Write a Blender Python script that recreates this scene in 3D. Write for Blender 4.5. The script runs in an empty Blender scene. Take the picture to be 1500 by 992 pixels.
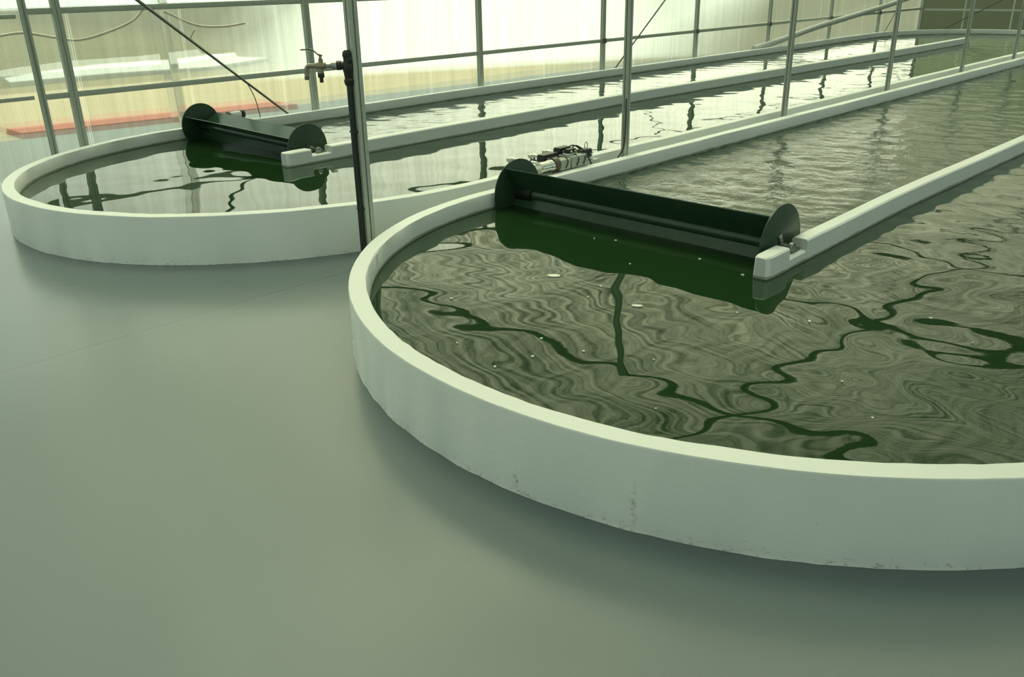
import bpy, bmesh, math, random
import numpy as np
from mathutils import Vector, Matrix

random.seed(7)
rng = np.random.default_rng(11)
SC = bpy.context.scene
COL = SC.collection
PI = math.pi

# ------------------------------------------------------------------ helpers
def tag(o, label=None, cat=None, group=None, kind=None):
    if label: o['label'] = label
    if cat: o['category'] = cat
    if group: o['group'] = group
    if kind: o['kind'] = kind
    return o

def empty(name, loc=(0, 0, 0), label=None, cat=None, group=None):
    o = bpy.data.objects.new(name, None)
    o.empty_display_size = 0.1
    COL.objects.link(o)
    o.location = loc
    return tag(o, label, cat, group)

def link(name, me, mat, parent=None, smooth=None):
    if smooth is not None:
        for p in me.polygons: p.use_smooth = True
        me.set_sharp_from_angle(angle=math.radians(smooth))
    if mat is not None: me.materials.append(mat)
    o = bpy.data.objects.new(name, me)
    COL.objects.link(o)
    if parent is not None: o.parent = parent
    return o

def obj(name, bm, mat, parent=None, smooth=35):
    bmesh.ops.recalc_face_normals(bm, faces=bm.faces[:])
    me = bpy.data.meshes.new(name)
    bm.to_mesh(me); bm.free()
    return link(name, me, mat, parent, smooth)

def BM(): return bmesh.new()

def box(bm, c, s, bev=0.0, rot=None, seg=2):
    """axis-aligned (or rotated) bevelled box, centre c, full size s"""
    t = bmesh.new()
    bmesh.ops.create_cube(t, size=1)
    for v in t.verts: v.co = Vector((v.co.x*s[0], v.co.y*s[1], v.co.z*s[2]))
    if bev > 0:
        bmesh.ops.bevel(t, geom=t.edges[:], offset=bev, segments=seg, affect='EDGES', profile=0.5)
    M = Matrix.Translation(Vector(c))
    if rot is not None: M = M @ rot
    t.transform(M)
    add(bm, t)

def add(bm, t):
    me = bpy.data.meshes.new('tmp'); t.to_mesh(me); t.free()
    bm.from_mesh(me); bpy.data.meshes.remove(me)

def frame_of(d):
    d = Vector(d).normalized()
    a = Vector((0, 0, 1)) if abs(d.z) < 0.9 else Vector((1, 0, 0))
    u = d.cross(a).normalized(); w = u.cross(d).normalized()
    return d, u, w

def tube(bm, pts, r, seg=12, cap=True):
    """sweep a circle (radius r or list of radii) along pts"""
    pts = [Vector(p) for p in pts]; n = len(pts)
    rr = r if isinstance(r, (list, tuple)) else [r]*n
    rings = []
    d0, u, w = frame_of(pts[1]-pts[0])
    for i, p in enumerate(pts):
        d = (pts[min(i+1, n-1)]-pts[max(i-1, 0)]).normalized()
        u = (u-d*u.dot(d)).normalized(); w = d.cross(u)
        rings.append([bm.verts.new(p+(u*math.cos(a)+w*math.sin(a))*rr[i]) for a in [2*PI*k/seg for k in range(seg)]])
    for a, b in zip(rings, rings[1:]):
        for k in range(seg):
            bm.faces.new((a[k], a[(k+1) % seg], b[(k+1) % seg], b[k]))
    if cap:
        bm.faces.new(list(reversed(rings[0]))); bm.faces.new(rings[-1])

def lathe(bm, p, d, prof, seg=24):
    """profile [(t, r)...] turned about the axis from p along d"""
    p = Vector(p); d, u, w = frame_of(d); rings = []
    for t, r in prof:
        rings.append([bm.verts.new(p+d*t+(u*math.cos(a)+w*math.sin(a))*max(r, 1e-4)) for a in [2*PI*k/seg for k in range(seg)]])
    for a, b in zip(rings, rings[1:]):
        for k in range(seg): bm.faces.new((a[k], a[(k+1) % seg], b[(k+1) % seg], b[k]))
    bm.faces.new(list(reversed(rings[0]))); bm.faces.new(rings[-1])

def prism(bm, poly, p, X, Y, D):
    """extrude a 2-D polygon (in axes X, Y from p) by vector D"""
    p, X, Y, D = Vector(p), Vector(X), Vector(Y), Vector(D)
    a = [bm.verts.new(p+X*x+Y*y) for x, y in poly]
    b = [bm.verts.new(v.co+D) for v in a]
    n = len(a)
    bm.faces.new(a); bm.faces.new(list(reversed(b)))
    for k in range(n): bm.faces.new((a[k], b[k], b[(k+1) % n], a[(k+1) % n]))

def curve_pts(ctrl, n=8):
    """Catmull-Rom through control points"""
    P = [Vector(c) for c in ctrl]; P = [P[0]*2-P[1]]+P+[P[-1]*2-P[-2]]; out = []
    for i in range(1, len(P)-2):
        for k in range(n):
            t = k/n
            out.append(0.5*((2*P[i])+(-P[i-1]+P[i+1])*t+(2*P[i-1]-5*P[i]+4*P[i+1]-P[i+2])*t*t+(-P[i-1]+3*P[i]-3*P[i+1]+P[i+2])*t**3))
    out.append(P[-2]); return out

# ------------------------------------------------------------------ materials
def newmat(name):
    m = bpy.data.materials.new(name); m.use_nodes = True
    nt = m.node_tree
    return m, nt, nt.nodes['Principled BSDF'], nt.nodes['Material Output']

class N:
    """tiny node-graph builder"""
    def __init__(s, nt): s.nt = nt
    def n(s, t, **kw):
        x = s.nt.nodes.new(t)
        for k, v in kw.items(): setattr(x, k, v)
        return x
    def l(s, a, b): s.nt.links.new(a, b)
    def put(s, sock, v):
        if isinstance(v, (int, float, tuple, list)): sock.default_value = v
        else: s.l(v, sock)
    def math(s, op, a, b=0.0, c=0.0, clamp=False):
        x = s.n('ShaderNodeMath', operation=op); x.use_clamp = clamp
        for i, v in enumerate((a, b, c)): s.put(x.inputs[i], v)
        return x.outputs[0]
    def pos(s):
        return s.n('ShaderNodeNewGeometry').outputs['Position']
    def xyz(s, v):
        x = s.n('ShaderNodeSeparateXYZ'); s.l(v, x.inputs[0]); return x.outputs
    def scale(s, v, sc):
        x = s.n('ShaderNodeVectorMath', operation='MULTIPLY'); s.l(v, x.inputs[0]); x.inputs[1].default_value = sc; return x.outputs[0]
    def noise(s, v, scale, detail=3, rough=0.55, dist=0.0):
        x = s.n('ShaderNodeTexNoise'); s.l(v, x.inputs['Vector'])
        x.inputs['Scale'].default_value = scale; x.inputs['Detail'].default_value = detail
        x.inputs['Roughness'].default_value = rough; x.inputs['Distortion'].default_value = dist
        return x.outputs[0]
    def ramp(s, v, stops):
        x = s.n('ShaderNodeValToRGB'); s.put(x.inputs[0], v); e = x.color_ramp.elements
        while len(e) < len(stops): e.new(0.5)
        for el, (p, c) in zip(e, stops):
            el.position = p; el.color = (c, c, c, 1) if isinstance(c, (int, float)) else (*c, 1)
        return x.outputs[0]
    def mix(s, f, a, b, mode='MIX'):
        x = s.n('ShaderNodeMix', data_type='RGBA', blend_type=mode)
        s.put(x.inputs[0], f)
        for sk, v in ((x.inputs[6], a), (x.inputs[7], b)): s.put(sk, (*v, 1) if isinstance(v, tuple) and len(v) == 3 else v)
        return x.outputs[2]
    def bump(s, h, strength, dist, nrm=None):
        x = s.n('ShaderNodeBump'); s.put(x.inputs['Height'], h); x.inputs['Strength'].default_value = strength
        x.inputs['Distance'].default_value = dist
        if nrm is not None: s.l(nrm, x.inputs['Normal'])
        return x.outputs[0]

def simple(name, col, rough=0.5, metal=0.0, var=0.12, scale=20, spec=0.5, bump=0.0):
    m, nt, b, o = newmat(name); g = N(nt)
    f = g.noise(g.pos(), scale, 4)
    c = g.mix(f, tuple(x*(1-var) for x in col), tuple(min(1, x*(1+var)) for x in col))
    g.l(c, b.inputs['Base Color'])
    b.inputs['Roughness'].default_value = rough; b.inputs['Metallic'].default_value = metal
    b.inputs['Specular IOR Level'].default_value = spec
    if bump: g.l(g.bump(f, bump, 0.004), b.inputs['Normal'])
    return m

def mat_paint(wet=False):
    """white painted render of the pond walls with chipped, grimy foot and hairline cracks"""
    m, nt, b, o = newmat('white_painted_render'); g = N(nt)
    p = g.pos(); x, y, z = g.xyz(p)
    f = g.noise(p, 3.0, 5)
    f2 = g.noise(p, 45, 3)
    base = g.mix(f, (0.62, 0.645, 0.585), (0.69, 0.715, 0.65))
    # grime specks concentrated near the floor
    foot = g.math('SUBTRACT', 1.0, g.math('DIVIDE', z, 0.05), clamp=True)
    sp = g.noise(g.scale(p, (1, 1, 2.0)), 38, 4, 0.7)
    k = g.math('MULTIPLY', g.ramp(g.math('ADD', sp, g.math('MULTIPLY', foot, 0.13)), [(0.66, 0.0), (0.74, 1.0)]), 0.55)
    low = g.math('SUBTRACT', 1.0, g.math('DIVIDE', z, 0.22), clamp=True)
    k = g.math('MULTIPLY', k, g.math('ADD', g.math('MULTIPLY', low, 0.9), 0.1))
    col = g.mix(k, base, (0.22, 0.23, 0.17))
    # two vertical cracks of dirt in the near pond's curved face
    for cx, zc, zr, st in ((-1.30, 0.09, 0.10, 0.5), (-1.72, 0.05, 0.04, 0.6)):
        wob = g.math('MULTIPLY', g.math('SUBTRACT', g.noise(g.scale(p, (0, 0, 1)), 30, 3), 0.5), 0.05)
        d = g.math('ABSOLUTE', g.math('SUBTRACT', g.math('ADD', x, wob), cx))
        wv = g.math('SUBTRACT', 1.0, g.math('DIVIDE', d, 0.012), clamp=True)
        hz = g.math('SUBTRACT', 1.0, g.math('DIVIDE', g.math('ABSOLUTE', g.math('SUBTRACT', z, zc)), zr), clamp=True)
        fr = g.math('LESS_THAN', y, 2.2)
        br = g.ramp(g.noise(p, 60, 3), [(0.42, 0), (0.6, 1)])
        kk = g.math('MULTIPLY', g.math('MULTIPLY', wv, hz), g.math('MULTIPLY', g.math('MULTIPLY', fr, br), st*1.6), clamp=True)
        col = g.mix(kk, col, (0.20, 0.215, 0.16))
    # wet, algae-stained line just above the water, inside the ponds
    if wet:
        lim = g.math('ADD', 0.205+0.004, g.math('MULTIPLY', g.noise(p, 5.0, 4, 0.7), 0.020))
        wl = g.math('DIVIDE', g.math('SUBTRACT', lim, z), 0.004, clamp=True)
        col = g.mix(g.math('MULTIPLY', wl, 0.75), col, (0.16, 0.17, 0.09))
    g.l(col, b.inputs['Base Color'])
    b.inputs['Roughness'].default_value = 0.55
    b.inputs['Specular IOR Level'].default_value = 0.35
    h = g.math('ADD', g.math('MULTIPLY', f2, 0.6), g.noise(p, 12, 4))
    g.l(g.bump(h, 0.22, 0.006), b.inputs['Normal'])
    return m

def mat_floor():
    m, nt, b, o = newmat('grey_epoxy_floor'); g = N(nt)
    p = g.pos(); x, y, z = g.xyz(p)
    f = g.noise(p, 0.9, 3)
    c = g.mix(f, (0.086, 0.116, 0.112), (0.094, 0.124, 0.119))
    # saw-cut joint along the post row
    wob = g.math('MULTIPLY', g.math('SUBTRACT', g.noise(g.scale(p, (0, 1, 0)), 2.0, 2), 0.5), 0.012)
    d = g.math('ABSOLUTE', g.math('ADD', g.math('ADD', x, 4.108), wob))
    k = g.math('SUBTRACT', 1.0, g.math('DIVIDE', d, 0.0055), clamp=True)
    c = g.mix(g.math('MULTIPLY', k, 0.9), c, (0.03, 0.04, 0.035))
    # a few dark specks
    g.l(c, b.inputs['Base Color'])
    r = g.math('ADD', g.math('MULTIPLY', g.noise(p, 0.8, 2), 0.08), 0.20)
    g.l(r, b.inputs['Roughness'])
    b.inputs['Specular IOR Level'].default_value = 1.0
    return m

def mat_water():
    m, nt, b, o = newmat('green_algae_water'); g = N(nt)
    p = g.pos()
    f = g.noise(p, 1.3, 3)
    g.l(g.mix(f, (0.009, 0.028, 0.008), (0.013, 0.034, 0.010)), b.inputs['Base Color'])
    b.inputs['Roughness'].default_value = 0.015
    b.inputs['IOR'].default_value = 1.333
    # chop: fine ripples carried by the mesh attribute "chop"
    at = g.n('ShaderNodeAttribute', attribute_name='chop').outputs['Fac']
    n1 = g.noise(g.scale(p, (1.0, 1.0, 1)), 9.0, 3, 0.6, 0.6)
    n2 = g.noise(g.scale(p, (1.0, 1.0, 1)), 26.0, 3, 0.6, 0.5)
    h = g.math('ADD', g.math('MULTIPLY', n1, 0.022), g.math('MULTIPLY', n2, 0.005))
    h = g.math('MULTIPLY', h, at)
    g.l(g.bump(h, 1.0, 1.0), b.inputs['Normal'])
    return m

def mat_panel(name, tint, t_tr, t_rf, t_df, rough, fl_scale, axis, seams=True, df_col=(0.75, 0.78, 0.66), film=False):
    """fluted multiwall polycarbonate: clear + frosted + milky shares, streaked along the flutes"""
    m, nt, b, o = newmat(name); g = N(nt)
    nt.nodes.remove(b)
    p = g.pos(); x, y, z = g.xyz(p)
    along = y if axis == 'Y' else x
    # flutes: thin lines at constant `along`
    fl = g.math('SINE', g.math('MULTIPLY', along, 2*PI/0.021))
    sc = (0.02, 1, 0.02) if axis == 'Y' else (1, 0.02, 0.02)
    st = g.noise(g.scale(p, sc), fl_scale, 4, 0.65)
    bands = g.ramp(st, [(0.30, 0.78), (0.70, 1.0)])
    fl2 = g.math('ADD', g.math('MULTIPLY', fl, 0.06), 0.94)
    k = g.math('MULTIPLY', bands, fl2)
    if film:
        # ribbed roof film: ribs both ways plus dusty blotches
        a1 = g.noise(g.scale(p, (0.04, 1, 0.04)), 16.0, 4, 0.85)
        a2 = g.noise(g.scale(p, (1, 0.04, 0.04)), 9.0, 4, 0.85)
        a3 = g.noise(p, 0.7, 4, 0.6)
        k = g.math('ADD', g.math('MULTIPLY', g.ramp(a1, [(0.43, 0.0), (0.57, 1.0)]), 0.50), g.math('MULTIPLY', g.ramp(a2, [(0.40, 0.0), (0.60, 1.0)]), 0.24))
        rib = g.math('ADD', g.math('MULTIPLY', g.math('SINE', g.math('MULTIPLY', y, 2*PI/0.15)), 0.13), g.math('MULTIPLY', g.math('SINE', g.math('MULTIPLY', x, 2*PI/0.23)), 0.07))
        k = g.math('ADD', g.math('ADD', g.math('ADD', k, rib), g.math('MULTIPLY', g.ramp(a3, [(0.38, 0.0), (0.62, 1.0)]), 0.24)), 0.08)
    tc = g.mix(k, (0, 0, 0), tint)
    tr = g.n('ShaderNodeBsdfTransparent'); g.l(tc, tr.inputs[0])
    rf = g.n('ShaderNodeBsdfRefraction'); g.l(tc, rf.inputs[0]); rf.inputs['Roughness'].default_value = rough; rf.inputs['IOR'].default_value = 1.12
    df = g.n('ShaderNodeBsdfTranslucent'); g.l(g.mix(k, (0.25, 0.25, 0.22), df_col), df.inputs[0])
    gl = g.n('ShaderNodeBsdfDiffuse'); g.l(g.mix(k, (0.3, 0.3, 0.26), df_col), gl.inputs[0])
    def mixs(f, a, c):
        s = g.n('ShaderNodeMixShader'); s.inputs[0].default_value = f; g.l(a, s.inputs[1]); g.l(c, s.inputs[2]); return s.outputs[0]
    tot = t_tr+t_rf+t_df
    s1 = mixs(t_rf/(t_tr+t_rf), tr.outputs[0], rf.outputs[0]) if t_rf > 0 else tr.outputs[0]
    d1 = mixs(0.35, df.outputs[0], gl.outputs[0])
    s2 = mixs(t_df/tot, s1, d1)
    if seams:
        # pale double joint strip at every sheet edge
        fr = g.math('ABSOLUTE', g.math('SUBTRACT', g.math('FRACT', g.math('DIVIDE', g.math('ADD', along, 0.62), 1.05)), 0.5))
        e = g.math('MULTIPLY', g.math('LESS_THAN', fr, 0.013), g.math('GREATER_THAN', fr, 0.005))
        wh = g.n('ShaderNodeBsdfTranslucent'); wh.inputs[0].default_value = (0.8, 0.8, 0.72, 1)
        s = g.n('ShaderNodeMixShader'); g.l(g.math('MULTIPLY', e, 0.22), s.inputs[0]); g.l(s2, s.inputs[1]); g.l(wh.outputs[0], s.inputs[2]); s2 = s.outputs[0]
    gls = g.n('ShaderNodeBsdfGlossy'); gls.inputs['Roughness'].default_value = 0.2
    fr = g.n('ShaderNodeFresnel'); fr.inputs[0].default_value = 1.3
    s = g.n('ShaderNodeMixShader'); g.l(g.math('MULTIPLY', fr.outputs[0], 0.5), s.inputs[0]); g.l(s2, s.inputs[1]); g.l(gls.outputs[0], s.inputs[2])
    g.l(s.outputs[0], o.inputs[0])
    return m

M = {}
M['paint'] = mat_paint(); M['paint_wet'] = mat_paint(True); M['paint_wet'].name = 'white_render_with_waterline'
M['floor'] = mat_floor()
M['water'] = mat_water()
M['galv'] = simple('galvanised_steel', (0.44, 0.47, 0.39), 0.45, 0.1, 0.15, 40)
M['galv_dark'] = simple('weathered_steel', (0.13, 0.15, 0.12), 0.5, 0.4, 0.2, 40)
M['wheel'] = simple('black_green_plastic', (0.026, 0.068, 0.034), 0.16, 0.0, 0.2, 15, spec=0.5)
M['wheel_disc'] = simple('dark_plastic_disc', (0.027, 0.056, 0.032), 0.36, 0.0, 0.15, 12, spec=0.28)
M['black'] = simple('black_plastic', (0.012, 0.018, 0.012), 0.42, 0.0, 0.2, 60)
M['chrome'] = simple('polished_steel', (0.66, 0.68, 0.6), 0.16, 1.0, 0.08, 30)
M['steel'] = simple('dull_stainless_steel', (0.34, 0.36, 0.31), 0.35, 0.9, 0.15, 80)
M['brass'] = simple('brass', (0.30, 0.27, 0.18), 0.36, 0.7, 0.15, 60)
M['brown'] = simple('brown_rubber', (0.10, 0.085, 0.05), 0.5, 0, 0.2, 60)
M['greyblock'] = simple('pale_concrete', (0.42, 0.44, 0.37), 0.8, 0, 0.15, 50, bump=0.3)
M['white'] = simple('white_plastic', (0.66, 0.68, 0.6), 0.4, 0, 0.06, 30)
M['duct'] = simple('pale_grey_duct', (0.50, 0.52, 0.45), 0.5, 0, 0.1, 20)
M['foam'] = simple('pale_foam', (0.62, 0.64, 0.52), 0.7, 0, 0.1, 80)

# ------------------------------------------------------------------ the setting
XW, YE, XR, YF, ZE, ZR = -8.47, 23.15, 0.42, -2.6, 2.05, 3.35
XM = -4.118

def quad(name, pts, mat, kind='structure'):
    bm = BM(); bm.faces.new([bm.verts.new(p) for p in pts])
    me = bpy.data.meshes.new(name); bm.to_mesh(me); bm.free()
    return tag(link(name, me, mat), kind=kind)

# floor slab of the greenhouse
bm = BM(); box(bm, ((XW+XR)/2, (YE+YF)/2, -0.06), (XR-XW+0.1, YE-YF+0.1, 0.12))
tag(obj('floor', bm, M['floor'], smooth=None), kind='structure')

M['wall'] = mat_panel('fluted_wall_sheet', (0.75, 0.765, 0.655), 0.30, 0.59, 0.11, 0.10, 14, 'Y')
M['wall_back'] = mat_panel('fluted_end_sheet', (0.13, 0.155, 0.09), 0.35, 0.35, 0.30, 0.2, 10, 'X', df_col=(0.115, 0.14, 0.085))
M['roof'] = mat_panel('fluted_roof_sheet', (1.0, 0.98, 0.77), 0.78, 0.0, 0.22, 0.1, 5, 'Y', seams=False, df_col=(0.88, 0.88, 0.70), film=True)
quad('wall_left', [(XW, YF, 0), (XW, YE, 0), (XW, YE, ZE), (XW, YF, ZE)], M['wall'])
quad('wall_right', [(XR, YF, 0), (XR, YE, 0), (XR, YE, ZE), (XR, YF, ZE)], M['wall'])
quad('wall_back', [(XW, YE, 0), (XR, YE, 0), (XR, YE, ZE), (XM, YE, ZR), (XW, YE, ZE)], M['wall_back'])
quad('wall_front', [(XW, YF, 0), (XR, YF, 0), (XR, YF, ZE), (XM, YF, ZR), (XW, YF, ZE)], M['wall'])
bm = BM()
a = [bm.verts.new(p) for p in ((XW, YF, ZE), (XW, YE, ZE), (XM, YE, ZR), (XM, YF, ZR), (XR, YE, ZE), (XR, YF, ZE))]
bm.faces.new((a[0], a[1], a[2], a[3])); bm.faces.new((a[3], a[2], a[4], a[5]))
tag(obj('ceiling', bm, M['roof'], smooth=None), kind='structure')

# roof timbers: a tie beam and rafters at each frame, eave and ridge rails
ROWS = [2.967, 5.495, 8.084, 10.586, 13.095, 15.416, 17.95, 20.5]
TI = 0
def trim(bm, mat):
    global TI; TI += 1
    return tag(obj('trim_%d' % TI, bm, mat), kind='structure')
for yy in ROWS:
    bm = BM()
    box(bm, ((XW+XR)/2, yy, 2.02), (XR-XW-0.1, 0.04, 0.04), 0.004)
    trim(bm, M['galv_dark'])
for xx, zz in ((XW+0.05, ZE-0.02), (XR-0.05, ZE-0.02), (XM, ZR-0.04)):
    bm = BM(); box(bm, (xx, (YF+YE)/2, zz), (0.05, YE-YF-0.1, 0.05), 0.004); trim(bm, M['galv_dark'])

# ------------------------------------------------------------------ posts and rails
def channel(bm, w, d, z0, z1, groove=0.012, lip=0.3):
    """rolled steel post: box section, a narrow slot running up its +X face and -Y face"""
    hw, hd = w/2, d/2
    g, q = groove/2, 0.012
    poly = [(-hw, -hd), (-g, -hd), (-g, -hd+q), (g, -hd+q), (g, -hd), (hw, -hd),
            (hw, -g), (hw-q, -g), (hw-q, g), (hw, g), (hw, hd), (-hw, hd)]
    prism(bm, poly, (0, 0, z0), (1, 0, 0), (0, 1, 0), (0, 0, z1-z0))

def post(loc, w, d, h, label, group, name='steel_post', groove=0.010, lean=(0, 0)):
    t = empty(name, loc, label, 'post', group)
    bm = BM(); channel(bm, w, d, 0.008, h, groove)
    for v in bm.verts: v.co.x += lean[0]*v.co.z; v.co.y += lean[1]*v.co.z
    obj('shaft', bm, M['galv'], t, smooth=None)
    bm = BM(); box(bm, (0, 0, 0.005), (w+0.05, d+0.05, 0.01), 0.002)
    obj('foot_plate', bm, M['galv'], t)
    return t

ORD = ['second', 'third', 'fourth', 'fifth', 'sixth']
gp = 'steel posts standing between the two ponds'
post((XM, 2.967, 0), 0.05, 0.058, 2.02, 'tall steel post with the black pipe and brass tap on it', gp, lean=(0, 0.005))
for k, yy in enumerate(ROWS[1:6]):
    extra = ['with a thin black cable at its foot', '', '', '', ''][k]
    lab = ['steel post rising behind the black control boxes, thin black cable at its foot',
           'steel post between the ponds, next one beyond the post with the cable',
           'steel post between the ponds, third one beyond the tap post',
           'steel post between the ponds crossing the white end of the far divider',
           'last steel post between the ponds, at the right edge of the photo'][k]
    post((XM, yy, 0), 0.042, 0.05, 2.02, lab, gp)
gw = 'steel posts of the translucent side wall'
WY = [2.961, 5.50, 8.07, 10.62, 13.13, 15.6, 18.15, 20.6]
WL = ['wide grey wall post behind the curved end of the far pond',
      'wide grey wall post just behind the brass tap',
      'wide grey wall post in front of the brightest stretch of translucent wall',
      'grey wall post left of the second tall post and its thin slanting brace',
      'grey wall post, fifth along the wall, with a dark bolt plate at the rail',
      'grey wall post at the lower end of the fat slanting duct',
      'pale grey wall post crossed by the middle of the slanting duct',
      'pale wall post with a dark clamp under the upper end of the duct']
for k, yy in enumerate(WY):
    t = post((XW+0.04, yy, 0), 0.05, 0.07 if k < 5 else 0.06, 2.0, WL[k], gw, name='wall_post', groove=0.004)
    if k > 2:
        bm = BM(); box(bm, (0.034, -0.0, 0.695), (0.014, 0.085, 0.07), 0.003); obj('bolt_plate', bm, M['galv_dark'], t)
t = post((XW+0.13, 2.665, 0), 0.045, 0.052, 2.0, 'darker slotted post, leftmost of all, doubling the first wall post', gw, name='wall_post', groove=0.016)
t = post((XW+0.05, 23.08, 0), 0.06, 0.06, 2.0, 'dark corner post where the side wall meets the far end wall', gw, name='wall_post', groove=0.004)

def rail(y0, y1, z, h, label):
    bm = BM(); box(bm, (XW+0.028, (y0+y1)/2, z), (0.035, y1-y0, h), 0.003)
    return tag(obj('wall_rail', bm, M['galv']), label, 'rail', 'horizontal rails of the translucent wall')
rail(2.70, YE-0.05, 0.695, 0.05, 'lower horizontal grey rail running along the whole translucent wall')
rail(2.70, YE-0.05, 1.404, 0.05, 'upper horizontal grey rail along the translucent wall, near the photo top')
rail(YF, 2.63, 0.70, 0.034, 'thin lower rail stub at the left edge, beyond the slotted post')
rail(YF, 2.63, 1.37, 0.034, 'thin upper rail stub at the left edge, beyond the slotted post')
bm = BM(); box(bm, ((XW+XR)/2, YE-0.03, 0.67), (XR-XW-0.2, 0.03, 0.045), 0.003)
tag(obj('wall_rail', bm, M['duct']), 'pale horizontal rail across the dark far end wall', 'rail', 'horizontal rails of the translucent wall')

# slanting braces
def brace(a, b, r, label, name='brace_rod', twin=0.0):
    a, b = Vector(a), Vector(b)
    t = empty(name, b, label, 'brace', 'thin slanting braces')
    bm = BM(); tube(bm, [b-b, a-b], r, 10); obj('rod', bm, M['galv_dark'], t)
    if twin:
        off = Vector((twin, 0, twin*0.9))
        bm = BM(); tube(bm, [(b*0.65+a*0.35)-b+off*0.3, a-b+off], r*0.6, 8); obj('second_rod', bm, M['galv'], t)
    return t
d = Vector((0, 3.634-5.048, 1.471-0.303))
tb = brace(Vector((-8.3, 3.634, 1.471))+d*0.45, Vector((-8.3, 5.048, 0.303))-d*0.22, 0.012, 'long thin brace slanting down to the pond wall beside the small wheel', twin=0.02)
w0 = Vector((-8.3, 5.048, 0.303))-d*0.22
bm = BM(); tube(bm, curve_pts([Vector(q)-w0 for q in ((-8.3, 4.09, 1.09), (-8.29, 4.10, 1.13), (-8.3, 4.15, 1.185))], 5), 0.0035, 6)
obj('wire_tie', bm, M['black'], tb)
bm = BM(); tube(bm, curve_pts([(-8.29, 4.62, 0.655), (-8.24, 4.66, 0.5), (-8.22, 4.68, 0.33), (-8.22, 4.68, 0.30)], 6), 0.005, 8)
tag(obj('hanging_wire', bm, M['brown']), 'thin brown wire hanging from the slanting brace behind the small wheel', 'wire')
brace((-8.36, 13.0, 1.91), (-8.36, 10.5, 0.03), 0.012, 'thin brace slanting up to the right behind the second tall post')
brace((-8.36, 22.2, 1.40), (-8.36, 20.56, 0.03), 0.010, 'short dark brace on the side wall close to the far corner')
brace((-5.4, 23.05, 1.585), (-8.19, 23.05, 0.03), 0.012, 'dark brace slanting across the far end wall')

bm = BM(); tube(bm, curve_pts([(-8.31, 14.9, 0.30), (-8.28, 15.9, 0.405), (-8.28, 17.2, 0.555), (-8.28, 18.4, 0.66), (-8.28, 20.8, 0.87), (-8.28, 22.6, 1.06)], 8), 0.055, 14)
tag(obj('grey_duct', bm, M['duct']), 'fat pale grey duct slanting up along the far side wall', 'duct')

# ------------------------------------------------------------------ the ponds
H = 0.305; T = 0.085; WATER = 0.205
class Pond:
    def __init__(s, cx, cy, R, e, L, dx): s.cx, s.cy, s.R, s.e, s.L, s.dx = cx, cy, R, e, L, dx
    def outline(s, inset, n=120, step=0.3):
        R, E = s.R-inset, s.R*s.e-inset; out = []
        for k in range(n+1):
            a = PI+PI*k/n; out.append((s.cx+R*math.cos(a), s.cy+E*math.sin(a)))
        m = int((s.L-s.cy)/step)
        for k in range(1, m): out.append((s.cx+R, s.cy+(s.L-s.cy)*k/m))
        for k in range(n//2+1):
            a = PI*k/(n//2); out.append((s.cx+R*math.cos(a), s.L+E*math.sin(a)))
        for k in range(m-1, 0, -1): out.append((s.cx-R+s.dx(s.cy+(s.L-s.cy)*k/m), s.cy+(s.L-s.cy)*k/m))
        return out
    def span(s, y, inset):
        R, E = s.R-inset, s.R*s.e-inset
        dy = s.cy-y if y < s.cy else (y-s.L if y > s.L else 0)
        w = R*math.sqrt(max(0, 1-(dy/E)**2))
        dl = s.dx(y) if s.cy < y < s.L else 0
        return s.cx-w+dl, s.cx+w

PN = Pond(-1.937, 3.838, 2.084, 1.009, 19.9, lambda y: 0.0)
PF = Pond(-6.239, 3.992, 2.024, 1.142, 19.884,
          lambda y: float(np.interp(y, [4, 5, 6, 7.5, 9, 11, 16, 18.5, 19.9], [0.02, 0.06, 0.04, -0.02, -0.02, 0.01, 0.03, -0.03, 0.0])))

def wob(seed):
    r = random.Random(seed); q = [(r.uniform(2, 16), r.uniform(0, 6.28)) for _ in range(5)]
    return lambda t: sum(math.sin(f*t+p) for f, p in q)/5

def pond_wall(P, parent, seed):
    A = P.outline(0); B = P.outline(T); n = len(A)
    w1, w2, w3, w4 = wob(seed), wob(seed+1), wob(seed+2), wob(seed+3)
    r = random.Random(seed); bm = BM(); prof = []; s = 0
    for i in range(n):
        a, b = Vector((*A[i], 0)), Vector((*B[i], 0))
        if i: s += (Vector((*A[i], 0))-Vector((*A[i-1], 0))).length
        d = (b-a).normalized(); zt = H+0.0025*w1(s)
        j = lambda q: r.uniform(-q, q)
        ring = [a+d*(-0.004+j(.003))+Vector((0, 0, 0.001)), a+d*(0.0+j(.001))+Vector((0, 0, 0.012+j(.004))), a+Vector((0, 0, zt-0.006)),
                a+d*(0.004+j(.001))+Vector((0, 0, zt)), b-d*(0.004+0.003*w2(s)+j(.002))+Vector((0, 0, zt+j(.001))),
                b+d*(0.001*w3(s))+Vector((0, 0, zt-0.007)), b+d*(0.008)+Vector((0, 0, WATER+0.012+0.004*w4(s*2))), b+d*0.012+Vector((0, 0, 0.03)), b+Vector((0, 0, 0.001))]
        prof.append([bm.verts.new(q) for q in ring])
    for i in range(n):
        a, b = prof[i], prof[(i+1) % n]
        for k in range(len(a)):
            fc = bm.faces.new((a[k], a[(k+1) % len(a)], b[(k+1) % len(a)], b[k]))
            fc.material_index = 1 if k in (5, 6, 7) else 0
    o = obj('curb_wall', bm, M['paint'], parent, smooth=38)
    o.data.materials.append(M['paint_wet'])
    return o

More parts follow.
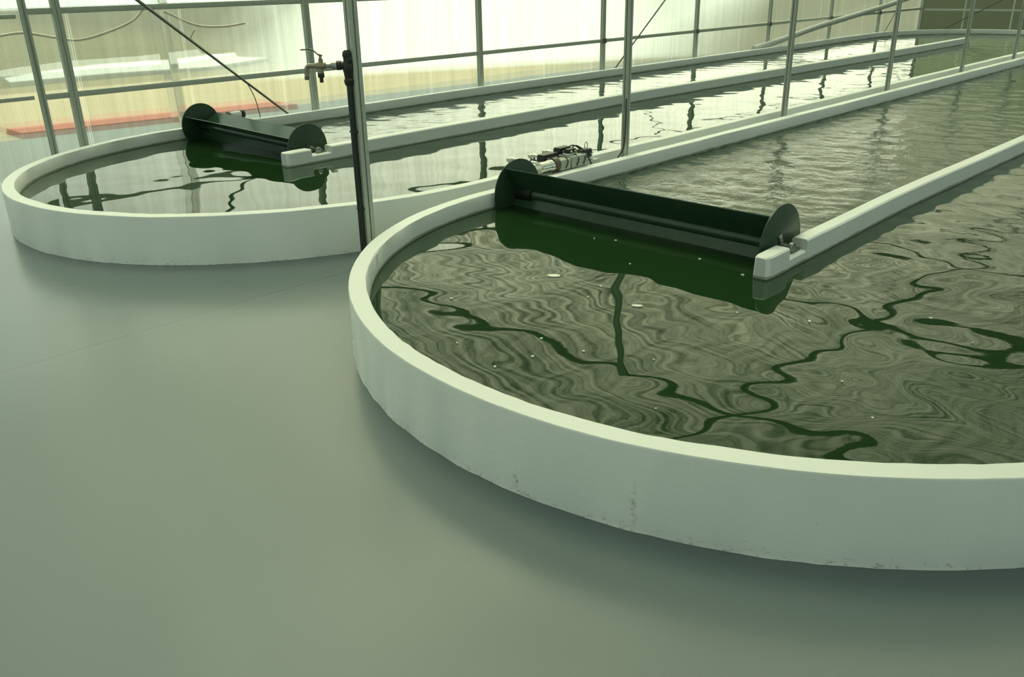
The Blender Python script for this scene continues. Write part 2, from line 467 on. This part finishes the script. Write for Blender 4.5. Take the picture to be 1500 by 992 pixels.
def divider(line, w, notch, parent, seed):
    """low wall on a polyline of (y, x), rounded nose, rectangular notch for the axle"""
    ys = [q[0] for q in line]; xs = [q[1] for q in line]; cx = lambda y: float(np.interp(y, ys, xs))
    n0, n1, nz = notch; y0, y1 = ys[0], ys[-1]; r = random.Random(seed)
    st = [y0, y0+0.012, y0+0.035, y0+0.06]
    st += list(np.linspace(y0+0.1, n0-0.001, 4)) + [n0-0.0005, n0, n1, n1+0.0005]
    st += list(np.arange(n1+0.1, y1-0.05, 0.35))+[y1-0.04, y1]
    bm = BM(); rings = []
    for y in st:
        c = cx(y); hw = w/2
        if y < y0+0.055: hw *= {0: 0.62, 1: 0.82, 2: 0.96}.get(st.index(y), 1)
        zt = H+0.012 if not (n0 <= y <= n1) else nz
        zt += r.uniform(-.001, .001)
        if y == y0: zt -= 0.006
        ch = 0.008; tp = 0.012 # slight batter
        rings.append([bm.verts.new(q) for q in ((c-hw-tp, y, 0.03), (c-hw, y, zt-ch), (c-hw+ch, y, zt), (c+hw-ch, y, zt), (c+hw, y, zt-ch), (c+hw+tp, y, 0.03))])
    for a, b in zip(rings, rings[1:]):
        for k in range(6): bm.faces.new((a[k], a[(k+1) % 6], b[(k+1) % 6], b[k]))
    bm.faces.new(rings[0]); bm.faces.new(list(reversed(rings[-1])))
    return obj('divider_wall', bm, M['paint_wet'], parent, smooth=38)

pn = empty('raceway_pond', (-1.937, 3.838, 0), 'white-walled pond with the big paddle wheel, filling the lower right', 'pond', 'oval raceway ponds')
pf = empty('raceway_pond', (-6.239, 3.992, 0), 'white-walled pond with the smaller-looking wheel, against the translucent wall', 'pond', 'oval raceway ponds')
def keep(o, p):
    o.matrix_parent_inverse = Matrix.Translation(-Vector(p.location)); return o
keep(pond_wall(PN, pn, 3), pn); keep(pond_wall(PF, pf, 9), pf)
keep(divider([(3.70, -1.928), (5.5, -1.965), (8.0, -1.93), (19.6, -1.93)], 0.085, (3.925, 4.12, H-0.045), pn, 1), pn)
keep(divider([(3.70, -6.215), (6.2, -6.245), (8.6, -6.295), (12, -6.20), (16.7, -6.07), (19.25, -6.05)], 0.105, (3.94, 4.14, H-0.04), pf, 2), pf)

# ------------------------------------------------------------------ water
def waves(n, lo, hi, slope, seed, aniso=None):
    """n random sine trains of wavelength lo..hi; total rms slope about `slope`"""
    r = np.random.default_rng(seed); out = []
    for k in range(n):
        lam = math.exp(r.uniform(math.log(lo), math.log(hi)))
        th = r.uniform(0, 2*PI) if aniso is None else aniso[0]+r.normal()*aniso[1]
        kk = 2*PI/lam; A = slope*math.sqrt(2.0/n)/kk
        out.append((kk*math.cos(th), kk*math.sin(th), r.uniform(0, 2*PI), A))
    return out
def field(ws, X, Y):
    Z = np.zeros_like(X)
    for a, b, p, A in ws: Z += A*np.sin(a*X+b*Y+p)
    return Z
def sstep(a, b, v):
    t = np.clip((v-a)/(b-a), 0, 1); return t*t*(3-2*t)

def water(P, label, dvx, wy, seed, near):
    y = P.cy-P.R*P.e+T-0.015; ys = []
    yend = P.L+P.R*P.e-T+0.015
    while y < yend:
        ys.append(y); t = y-P.cy
        y += 0.016 if t < 2 else (0.022 if t < 6 else 0.05)
    ys.append(yend); nc = 230
    u = np.linspace(-1, 1, nc); X = np.empty((len(ys), nc)); Y = np.empty_like(X)
    for i, yy in enumerate(ys):
        a, b = P.span(yy, T-0.02)
        X[i] = (a+b)/2+(b-a)/2*u; Y[i] = yy
    # warp the domain so that crests wander
    wx = field(waves(6, 0.9, 2.5, 0.16, seed+1), X, Y); wyy = field(waves(6, 0.9, 2.5, 0.16, seed+2), X, Y)
    Xw, Yw = X+wx, Y+wyy
    left = sstep(0.06, -0.06, X-dvx(Y))*sstep(wy-0.02, wy+0.25, Y)     # the channel behind the wheel
    tail = np.exp(-np.maximum(Y-wy, 0)/ (7.0 if near else 2.6))
    calm = field(waves(14, 0.35, 0.95, 0.0075 if near else 0.010, seed+3), Xw, Yw)+field(waves(14, 0.16, 0.34, 0.0042 if near else 0.004, seed+7), Xw, Yw)
    run = field(waves(18, 0.20, 0.70, 0.015 if near else 0.011, seed+4), Xw, Yw)
    chop = field(waves(26, 0.10, 0.42, 0.070 if near else 0.030, seed+5), Xw, Yw)
    rip = field(waves(16, 0.16, 0.5, 0.042 if near else 0.018, seed+6, (PI/2, 0.5)), Xw, Yw)
    back = sstep(wy+(0.2 if near else 2.0), wy+(2.5 if near else 6.0), Y)*(1-left)
    Z = calm*(1-left)*(1-0.3*back)+run*back+left*(chop*(0.35+0.65*tail)+rip*0.8)
    if near:   # swirl where the stream rounds the nose of the divider
        Z += 0.6*run*(1-left)*sstep(-2.6, -1.4, X)*(1-back)
    # damp toward the wheel's own shelter in front of the blades
    C = (left*(0.12+0.38*tail)+back*0.04)*(1.0 if near else 0.4)+0.002
    V = np.stack([X, Y, WATER+Z], -1).reshape(-1, 3)
    r, c = len(ys), nc
    idx = np.arange(r*c).reshape(r, c)
    F = np.stack([idx[:-1, :-1], idx[:-1, 1:], idx[1:, 1:], idx[1:, :-1]], -1).reshape(-1, 4)
    me = bpy.data.meshes.new('pond_water')
    me.from_pydata(V.tolist(), [], F.tolist())
    at = me.attributes.new('chop', 'FLOAT', 'POINT'); at.data.foreach_set('value', C.reshape(-1).astype(np.float32))
    for p in me.polygons: p.use_smooth = True
    me.materials.append(M['water'])
    o = bpy.data.objects.new('pond_water', me); COL.objects.link(o)
    return tag(o, label, 'water', None, 'stuff')
water(PN, 'dark green marbled water filling the pond with the big paddle wheel', lambda y: np.full_like(y, -1.93), 4.05, 20, True)
water(PF, 'pale reflecting green water filling the pond beside the translucent wall', lambda y: np.full_like(y, -6.22), 4.05, 50, False)

# ------------------------------------------------------------------ paddle wheels
def paddle_wheel(x0, x1, yc, zc, r, a0, label, shaft_x, big, tilt=0.0, yaw=0.0):
    t = empty('paddle_wheel', ((x0+x1)/2, yc, zc), label, 'paddle wheel', 'paddle wheels of the raceway ponds')
    t.rotation_euler = (0, tilt, yaw)
    lx0, lx1 = x0-(x0+x1)/2, x1-(x0+x1)/2
    for x, s in ((lx0, 1), (lx1, -1)):
        bm = BM(); lathe(bm, (x, 0, 0), (s, 0, 0), [(0, r-0.002), (0.001, r), (0.008, r), (0.009, r-0.002)], 96)
        obj('end_disc', bm, M['wheel_disc'], t)
    bm = BM(); tube(bm, [(lx0+0.009, 0, 0), (lx1-0.009, 0, 0)], 0.034, 24); hub = obj('hub_tube', bm, M['wheel'], t)
    bm = BM(); tube(bm, [(lx0+0.009, 0, 0), (lx0+0.15, 0, 0)], 0.048, 24); obj('hub_sleeve', bm, M['black'], hub)
    for k in range(3):
        a = a0-k*2*PI/3
        D = Vector((0, -math.cos(a), math.sin(a))); Nn = Vector((0, math.sin(a), math.cos(a)))
        bm = BM(); w = lx1-lx0-0.018
        prism(bm, [(0.030, -0.004), (r-0.008, -0.004), (r-0.004, 0), (r-0.008, 0.004), (0.030, 0.004)], (lx0+0.009, 0, 0), D, Nn, (w, 0, 0))
        obj('blade', bm, M['wheel'], t, smooth=None)
    # stub axle, clevis plate and bolt into the notch of the divider
    ax = shaft_x-(x0+x1)/2
    bm = BM(); lathe(bm, (lx1-0.002, 0, 0), (1, 0, 0), [(0, 0.011), (ax-lx1+0.0, 0.011)], 16)
    lathe(bm, (lx1+0.02, 0, 0), (1, 0, 0), [(0, 0.017), (0.014, 0.017)], 6)
    axl = obj('axle', bm, M['steel'], t)
    if big:
        bm = BM(); box(bm, (lx1+0.004, 0.0, 0.02), (0.008, 0.03, 0.085), 0.003, Matrix.Rotation(0.55, 4, 'X'))
        box(bm, (lx1+0.022, -0.004, 0.0), (0.036, 0.022, 0.02), 0.004)
        obj('clevis_plate', bm, M['steel'], axl)
    else:
        bm = BM(); lathe(bm, (lx1, 0, 0.01), (1, 0, -0.12), [(0, 0.020), (0.055, 0.020), (0.057, 0.016), (0.075, 0.016)], 16)
        obj('axle_sleeve', bm, M['steel'], axl)
    bm = BM()
    lathe(bm, (ax-0.012, 0, 0), (1, 0, 0), [(0, 0.024), (0.004, 0.027), (0.020, 0.027), (0.024, 0.024)], 20)
    obj('bearing_ring', bm, M['steel'], t)
    bm = BM()
    box(bm, (ax, 0.03, -0.020), (0.026, 0.09, 0.012), 0.003)
    tube(bm, [(ax, 0.035, 0.002), (ax, 0.045, -0.018)], 0.008, 10)
    obj('bearing_foot', bm, M['galv_dark'], t)
    return t
paddle_wheel(-3.895, -2.0, 4.033, 0.288, 0.216, math.radians(56), 'big black paddle wheel lying across the nearer pond', -1.935, True)
paddle_wheel(-8.09, -6.37, 4.00, 0.313, 0.203, math.radians(30), 'smaller-looking black paddle wheel with blue sheen on its blade, far pond', -6.225, False, math.radians(1.4), math.radians(2.6))

# gear motor behind the far wheel on the pond wall
t = empty('drive_motor', (-8.24, 4.38, H), 'small pale drive motor with a brown ring behind the far wheel', 'motor', 'paddle wheel drives')
bm = BM(); lathe(bm, (0, -0.03, 0.055), (0, 1, 0), [(0, 0.030), (0.004, 0.036), (0.12, 0.036), (0.124, 0.03)], 24); obj('motor_body', bm, M['white'], t)
bm = BM(); lathe(bm, (0, -0.052, 0.055), (0, 1, 0), [(0, 0.042), (0.022, 0.042)], 24); obj('end_ring', bm, M['brown'], t)
bm = BM(); lathe(bm, (0, 0.10, 0.055), (0, 1, 0), [(0, 0.041), (0.03, 0.041)], 24); obj('clamp_band', bm, M['black'], t)
bm = BM(); box(bm, (0, 0.03, 0.012), (0.07, 0.13, 0.022), 0.004); obj('foot_plate', bm, M['galv'], t)

# drive of the near wheel and the boxes around it, in the gap between the walls
t = empty('drive_motor', (-4.06, 4.60, 0.0), 'chrome ended drive motor with a brown clamp, on the wall behind the big wheel', 'motor', 'paddle wheel drives')
bm = BM(); lathe(bm, (0, -0.18, 0.353), (0, 1, 0), [(0, 0.036), (0.005, 0.042), (0.10, 0.042), (0.105, 0.046), (0.135, 0.046), (0.14, 0.04)], 32); obj('chrome_cylinder', bm, M['chrome'], t)
bm = BM(); lathe(bm, (0, -0.040, 0.357), (0, 1, 0), [(0, 0.050), (0.05, 0.050)], 32); obj('clamp_ring', bm, M['brown'], t)
bm = BM(); box(bm, (-0.006, 0.070, 0.347), (0.085, 0.115, 0.075), 0.006); obj('gearbox', bm, M['greyblock'], t)
bm = BM(); box(bm, (-0.006, 0.222, 0.352), (0.09, 0.165, 0.083), 0.006); obj('junction_box', bm, M['greyblock'], t)
for yy in (0.08, 0.20, 0.275):
    bm = BM()
    pts = [(-0.006+0.054*math.cos(a), yy+0.012*math.sin(2*a), 0.350+0.05*math.sin(a)) for a in np.linspace(-0.55, PI+0.55, 16)]
    tube(bm, pts, 0.0045, 6)
    obj('strap', bm, M['black'], t)
bm = BM(); box(bm, (-0.062, 0.15, 0.156), (0.06, 0.30, 0.305), 0.006); obj('support_block', bm, M['greyblock'], t)

bm = BM(); box(bm, (0, 0, 0.16), (0.09, 0.17, 0.32), 0.006)
o = tag(obj('concrete_block', bm, M['greyblock']), 'pale upright block wedged between the pond walls beside the control boxes', 'block'); o.location = (-4.11, 5.035, 0)

def ctrl_box(loc, size, label, lid=True, hook=False):
    t = empty('control_box', loc, label, 'control box', 'black control boxes behind the big wheel')
    sx, sy, sz = size
    bm = BM(); box(bm, (0, 0, sz*0.40), (sx, sy, sz*0.8), 0.006); obj('case', bm, M['black'], t)
    bm = BM(); box(bm, (0, 0, sz*0.9), (sx*0.94, sy*0.96, sz*0.2), 0.006); obj('lid', bm, M['black'], t)
    for q in (-0.25, 0.25):
        bm = BM(); lathe(bm, (sx*0.5, q*sy, sz*0.35), (1, 0, 0), [(0, 0.010), (0.016, 0.010), (0.018, 0.007)], 12)
        obj('cable_gland', bm, M['steel'], t)
    if hook:
        bm = BM(); tube(bm, [(0.01, 0.015+0.016*math.cos(a), sz+0.022+0.028*math.sin(a)) for a in np.linspace(-0.7, PI+0.7, 14)], 0.003, 6); obj('wire_loop', bm, M['steel'], t)
    bm = BM(); box(bm, (0, 0, -0.008), (sx*1.15, sy*1.1, 0.014), 0.003); obj('mounting_plate', bm, M['white'], t)
    return t
ctrl_box((-4.155, 4.625, 0.368), (0.07, 0.17, 0.052), 'long low black control box nearest to the big wheel disc', hook=False)
ctrl_box((-4.165, 4.795, 0.398), (0.07, 0.13, 0.045), 'flat black control box, middle one of the row behind the big wheel')
ctrl_box((-4.13, 5.00, 0.340), (0.075, 0.12, 0.062), 'square black control box with a wire loop on top, last of the row', hook=True)
ctrl_box((-4.085, 4.79, 0.410), (0.05, 0.09, 0.028), 'small black box tucked below the flat one, on the grey junction box')

def clip(loc, ln, label):
    t = empty('clip_bracket', loc, label, 'bracket', 'white clip brackets over the far pond wall')
    bm = BM(); box(bm, (-ln/2, 0, 0), (ln, 0.035, 0.012), 0.003); obj('arm', bm, M['white'], t)
    bm = BM(); box(bm, (-ln-0.004, 0, -0.006), (0.03, 0.075, 0.026), 0.004); obj('head', bm, M['white'], t)
    for s in (-1, 1):
        bm = BM(); box(bm, (-ln-0.004, s*0.018, -0.032), (0.014, 0.012, 0.030), 0.002); obj('prong', bm, M['galv_dark'], t)
    return t
clip((-4.185, 4.545, 0.360), 0.26, 'white clip bracket poking out beyond the big wheel disc, first of three')
clip((-4.19, 4.70, 0.372), 0.18, 'white clip bracket over the far pond beside the long black box')
clip((-4.195, 4.86, 0.378), 0.18, 'white clip bracket over the far pond beside the flat black box')

def cable(pts, label, r=0.0055, grp='black cables around the control boxes'):
    bm = BM(); tube(bm, curve_pts(pts, 8), r, 8)
    return tag(obj('black_cable', bm, M['black']), label, 'cable', grp)
cable([(-4.14, 4.49, 0.39), (-4.15, 4.44, 0.40), (-4.14, 4.41, 0.36), (-4.11, 4.44, 0.32)], 'short black cable looping off the end of the long box')
cable([(-4.13, 4.85, 0.42), (-4.11, 4.88, 0.445), (-4.07, 4.91, 0.42), (-4.03, 4.925, 0.37), (-3.995, 4.93, 0.315)], 'black cable arching from the flat box down over the wall')
cable([(-4.16, 4.80, 0.42), (-4.15, 4.90, 0.44), (-4.13, 4.97, 0.40)], 'black cable running across to the square box')
cable([(-4.10, 5.47, 0.72), (-4.085, 5.45, 0.52), (-4.075, 5.42, 0.36), (-4.09, 5.36, 0.27), (-4.11, 5.30, 0.12)], 'thin black cable down the post foot into the gap between walls', 0.006)

# ------------------------------------------------------------------ standpipe with tap on the first post
PX, PY = XM-0.005, 2.967-0.046
t = empty('standpipe_tap', (PX, PY, 0), 'black standpipe with brass lever tap, strapped to the first tall post', 'tap')
bm = BM(); tube(bm, [(0, 0, 0.01), (0, 0.006, 1.10)], 0.0165, 20); obj('riser_pipe', bm, M['black'], t)
bm = BM()
lathe(bm, (0, 0.006, 1.055), (0, 0, 1), [(0, 0.019), (0.01, 0.026), (0.03, 0.028), (0.04, 0.022), (0.07, 0.026), (0.09, 0.031), (0.115, 0.031), (0.13, 0.022), (0.15, 0.022), (0.16, 0.026), (0.178, 0.024), (0.19, 0.014)], 24)
lathe(bm, (0, 0, 1.165), (-0.75, -0.66, 0), [(0, 0.022), (0.03, 0.022), (0.032, 0.026), (0.055, 0.026)], 20)
obj('elbow_fitting', bm, M['black'], t)
bm = BM(); lathe(bm, (0.018, 0.01, 1.195), (0.5, -0.8, 0), [(0, 0.018), (0.02, 0.018), (0.022, 0.012), (0.03, 0.012)], 6); obj('clamp_bolt', bm, M['black'], t)
D = Vector((-0.75, -0.66, 0.0)).normalized(); P0 = Vector((0, 0, 1.165))
bm = BM(); lathe(bm, P0+D*0.05, D, [(0, 0.024), (0.010, 0.024)], 24); obj('white_washer', bm, M['white'], t)
bm = BM(); lathe(bm, P0+D*0.06, D, [(0, 0.022), (0.022, 0.022), (0.026, 0.015), (0.03, 0.012), (0.075, 0.012)], 20); obj('coupling', bm, M['steel'], t)
bm = BM()
lathe(bm, P0+D*0.115, D, [(0, 0.012), (0.006, 0.018), (0.03, 0.020), (0.05, 0.018), (0.065, 0.013), (0.10, 0.013), (0.104, 0.01)], 20)
lathe(bm, P0+D*0.145+Vector((0, 0, 0.01)), (0, 0, 1), [(0, 0.013), (0.025, 0.013), (0.028, 0.008), (0.045, 0.008)], 12)
vb = obj('valve_body', bm, M['brass'], t)
b0 = P0+D*0.145+Vector((0, 0, 0.05))
bm = BM()
pts = [b0+D*(-0.012), b0+D*0.012+Vector((0, 0, 0.006)), b0+D*0.035+Vector((0, 0, 0.028)), b0+D*0.055+Vector((0, 0, 0.034)), b0+D*0.105+Vector((0, 0, 0.032))]
side = D.cross(Vector((0, 0, 1))).normalized()
lo = []; hi = []
for q in pts:
    for lst, s in ((lo, -1), (hi, 1)):
        lst.append([bm.verts.new(q+side*(s*0.009)), bm.verts.new(q+side*(s*0.010)+Vector((0, 0, 0.007)))])
for i in range(len(pts)-1):
    bm.faces.new((lo[i][0], lo[i+1][0], hi[i+1][0], hi[i][0])); bm.faces.new((lo[i][1], hi[i][1], hi[i+1][1], lo[i+1][1]))
    bm.faces.new((lo[i][0], lo[i][1], lo[i+1][1], lo[i+1][0])); bm.faces.new((hi[i][0], hi[i+1][0], hi[i+1][1], hi[i][1]))
bm.faces.new((lo[0][0], hi[0][0], hi[0][1], lo[0][1])); bm.faces.new((lo[-1][0], lo[-1][1], hi[-1][1], hi[-1][0]))
obj('lever_handle', bm, M['galv_dark'], vb)
bm = BM()
lathe(bm, P0+D*0.150+Vector((0, 0, -0.005)), (0, 0, -1), [(0, 0.014), (0.02, 0.014), (0.022, 0.018), (0.035, 0.018)], 16); obj('drain_neck', bm, M['brass'], vb)
bm = BM(); lathe(bm, P0+D*0.150+Vector((0, 0, -0.04)), (0, 0, -1), [(0, 0.019), (0.022, 0.019), (0.026, 0.011), (0.050, 0.011)], 16); obj('hose_nozzle', bm, M['black'], vb)
bm = BM(); tube(bm, curve_pts([P0+D*0.205, P0+D*0.225+Vector((0, 0, -0.006)), P0+D*0.232+Vector((0, 0, -0.03)), P0+D*0.232+Vector((0, 0, -0.055))], 5), 0.011, 14)
lathe(bm, P0+D*0.232+Vector((0, 0, -0.030)), (0, 0, -1), [(0, 0.016), (0.012, 0.016)], 8)
obj('spout', bm, M['brass'], vb)
bm = BM(); lathe(bm, P0+D*0.232+Vector((0, 0, -0.055)), (0, 0, -1), [(0, 0.013), (0.02, 0.013)], 14); obj('spout_cap', bm, M['galv_dark'], vb)
for zz in (0.35, 0.8):
    bm = BM(); box(bm, (0, 0.018, zz), (0.05, 0.05, 0.012), 0.003)
    obj('pipe_strap', bm, M['black'], t)

# ------------------------------------------------------------------ foam flecks drifting on the near pond
bm = BM(); rr = random.Random(5)
def disc(bm, x, y, rx, ry, a):
    z = WATER+0.004; n = 10
    top = [bm.verts.new((x+rx*math.cos(k*2*PI/n)*math.cos(a)-ry*math.sin(k*2*PI/n)*math.sin(a), y+rx*math.cos(k*2*PI/n)*math.sin(a)+ry*math.sin(k*2*PI/n)*math.cos(a), z)) for k in range(n)]
    bot = [bm.verts.new((v.co.x, v.co.y, z-0.008)) for v in top]
    bm.faces.new(top)
    for k in range(n): bm.faces.new((top[k], bot[k], bot[(k+1) % n], top[(k+1) % n]))
for _ in range(26):
    for _t in range(40):
        x, y = rr.uniform(-3.6, -0.2), rr.uniform(2.0, 3.8)
        if ((x+1.937)/1.9)**2+((y-3.838)/1.9)**2 < 1: break
    s = rr.uniform(0.0025, 0.006)
    disc(bm, x, y, s*rr.uniform(1, 1.8), s, rr.uniform(0, PI))
for x, y, a, b in ((-2.72, 3.07, 0.034, 0.02), (-2.15, 3.0, 0.026, 0.012)):
    disc(bm, x, y, a, b, 0.6)
tag(obj('foam_flecks', bm, M['foam']), 'tiny pale foam flecks scattered over the near pond water', 'foam', None, 'stuff')

# ------------------------------------------------------------------ outside, seen blurred through the sheet
def mat_ground():
    m, nt, b, o = newmat('sandy_yard'); g = N(nt)
    p = g.pos(); x, y, z = g.xyz(p)
    w = g.math('MULTIPLY', g.math('SUBTRACT', g.noise(p, 0.5, 3), 0.5), 0.5)
    xx = g.math('ADD', x, w)
    f = g.noise(g.scale(p, (1.2, 0.25, 1)), 1.3, 4)
    sand = g.mix(f, (0.42, 0.36, 0.21), (0.54, 0.46, 0.29))
    apron = g.mix(f, (0.20, 0.235, 0.215), (0.27, 0.30, 0.27))
    field_ = g.mix(f, (0.15, 0.15, 0.085), (0.26, 0.25, 0.155))
    c = g.mix(g.math('GREATER_THAN', xx, -12.2), sand, apron)
    c = g.mix(g.math('LESS_THAN', xx, -18.2), c, field_)
    far = g.math('DIVIDE', g.math('SUBTRACT', y, 13.0), 5.0, clamp=True)
    c = g.mix(g.math('MULTIPLY', far, 0.95), c, (0.15, 0.15, 0.10))
    # wall's bright glow painted into the ground as a pale patch, edges fading
    def edge(px, py, dx, dy, w, bias):
        n = math.hypot(dx, dy); nx, ny = dy/n, -dx/n
        d = g.math('ADD', g.math('ADD', g.math('MULTIPLY', x, nx), g.math('MULTIPLY', y, ny)), -(px*nx+py*ny))
        return g.math('ADD', g.math('DIVIDE', d, w), bias, clamp=True)
    e = g.math('MULTIPLY', edge(-17.8, 8.4, -12.2, 7.1, 3.2, 0.1), edge(-13.7, 16.4, 26.3, -34.8, 3.5, 0.9))
    e = g.math('MULTIPLY', e, edge(-15.1, 11.5, 4.1, 8.8, -0.8, 0.5))
    e = g.math('MULTIPLY', e, g.math('ADD', g.math('MULTIPLY', f, 0.3), 0.85), clamp=True)
    c = g.mix(e, c, (0.80, 0.82, 0.74))
    g.l(c, b.inputs['Base Color']); b.inputs['Roughness'].default_value = 0.9
    b.inputs['Specular IOR Level'].default_value = 0.1
    return m
bm = BM(); bm.faces.new([bm.verts.new(q) for q in ((-90, -40, -0.13), (60, -40, -0.13), (60, 110, -0.13), (-90, 110, -0.13))])
tag(obj('ground', bm, mat_ground(), smooth=None), kind='structure')

M['orange'] = simple('orange_red_barrier', (0.50, 0.12, 0.05), 0.6, 0, 0.15, 4)
bm = BM()
prism(bm, [(-0.72, 0), (0, 0), (-0.03, 0.07), (-0.66, 0.07)], (-12.22, 3.45, -0.13), (1, 0, 0), (0, 0, 1), (0.5, 3.6, 0))
tag(obj('orange_kerb', bm, M['orange']), 'long orange red kerb outside, blurred behind the translucent wall', 'kerb')
M['tunnel'] = simple('white_film', (0.86, 0.88, 0.80), 0.5, 0, 0.04, 2)

# white plastic sheeting laid over the field
m, nt, b_, o_ = newmat('white_sheeting'); g = N(nt)
f = g.noise(g.pos(), 0.8, 4)
g.l(g.mix(f, (0.62, 0.64, 0.58), (0.80, 0.82, 0.74)), b_.inputs['Base Color']); b_.inputs['Roughness'].default_value = 0.34
b_.inputs['Specular IOR Level'].default_value = 0.9; M['sheet'] = m
bm = BM(); prism(bm, [(-19.8, 5.4), (-20.9, 5.6), (-21.8, 6.6), (-22.6, 8.0), (-22.4, 9.6), (-23.2, 11.6), (-21.6, 10.9), (-20.6, 11.2), (-19.4, 9.2), (-19.9, 7.4)], (0, 0, -0.13), (1, 0, 0), (0, 1, 0), (0, 0, 0.08))
tag(obj('ground_sheet', bm, M['sheet'], smooth=None), 'narrow pale sheet outside, a light band behind the first wall panels', 'sheet')
M['pole'] = simple('pale_wood', (0.85, 0.77, 0.56), 0.7, 0, 0.1, 6)
bm = BM(); tube(bm, [(-10.0, 4.60, -0.13), (-10.0, 4.57, 2.2)], 0.05, 10); tag(obj('outside_pole', bm, M['pole']), 'pale blurred pole standing outside behind the slanting brace', 'pole')
def swag(pts, label):
    bm = BM(); tube(bm, curve_pts(pts, 10), 0.012, 8)
    return tag(obj('hanging_hose', bm, M['pole']), label, 'hose', 'pale hoses hanging outside the wall')
X0 = XW-0.12
swag([(X0, 2.45, 1.21), (X0, 2.70, 1.23), (X0, 2.95, 1.18), (X0, 3.15, 1.145), (X0, 3.40, 1.19), (X0, 3.68, 1.285), (X0, 3.83, 1.41)], 'pale hose sagging outside behind the first wall posts')
swag([(X0, 4.0, 1.36), (X0, 4.3, 1.22), (X0, 4.6, 1.19), (X0, 4.85, 1.21)], 'faint pale hose sagging outside beyond the slanting brace')

# ------------------------------------------------------------------ light
SUN = Vector((-0.58, 0.80, 0.45)).normalized()
w = bpy.data.worlds.new('hazy_sky'); SC.world = w; w.use_nodes = True
g = N(w.node_tree); bg = w.node_tree.nodes['Background']
tc = g.n('ShaderNodeTexCoord').outputs['Generated']
dt = g.n('ShaderNodeVectorMath', operation='DOT_PRODUCT'); g.l(tc, dt.inputs[0]); dt.inputs[1].default_value = SUN
dm = g.math('MAXIMUM', dt.outputs['Value'], 0.0)
cl = g.noise(g.scale(tc, (1, 1, 2.2)), 2.2, 4, 0.55)
base = g.mix(g.ramp(cl, [(0.42, 0.0), (0.62, 1.0)]), (0.70, 0.94, 1.08), (0.92, 1.06, 1.02))
col = g.mix(g.math('POWER', dm, 5.0), base, (3.9, 4.1, 3.25))
g.l(col, bg.inputs[0]); bg.inputs[1].default_value = 1.12

L = bpy.data.lights.new('sun', 'SUN'); L.energy = 3.6; L.angle = math.radians(24); L.color = (0.97, 1.0, 0.86)
lo = bpy.data.objects.new('sun', L); COL.objects.link(lo)
lo.rotation_euler = Vector((-0.85, 0.50, 2.2)).to_track_quat('Z', 'Y').to_euler()

# ------------------------------------------------------------------ camera
F = Vector((-0.6464040687112798, 0.6560039915627491, -0.3896415570845126))
R_ = Vector((0.7178120593788672, 0.6959754598085971, -0.019078961043035476))
U = Vector((-0.25866508725332993, 0.2920221265554245, 0.9207689450878949))
cam = bpy.data.cameras.new('camera'); co = bpy.data.objects.new('camera', cam); COL.objects.link(co)
mw = Matrix((R_, U, -F)).transposed().to_4x4(); mw.translation = (0, 0, 1.6)
co.matrix_world = mw
cam.sensor_fit = 'HORIZONTAL'; cam.sensor_width = 36.0; cam.lens = 1252.158/1500*36.0
cam.clip_start = 0.05; cam.clip_end = 400
SC.camera = co

SC.view_settings.view_transform = 'Standard'; SC.view_settings.look = 'None'
SC.view_settings.gamma = 1.0; SC.view_settings.use_curve_mapping = False
SC.view_settings.exposure = 0.0
SC.cycles.max_bounces = 10; SC.cycles.transparent_max_bounces = 12; SC.cycles.transmission_bounces = 8
SC.cycles.diffuse_bounces = 4; SC.cycles.glossy_bounces = 4
SC.cycles.caustics_reflective = False
SC.cycles.sample_clamp_indirect = 8.0
SC.cycles.use_denoising = True
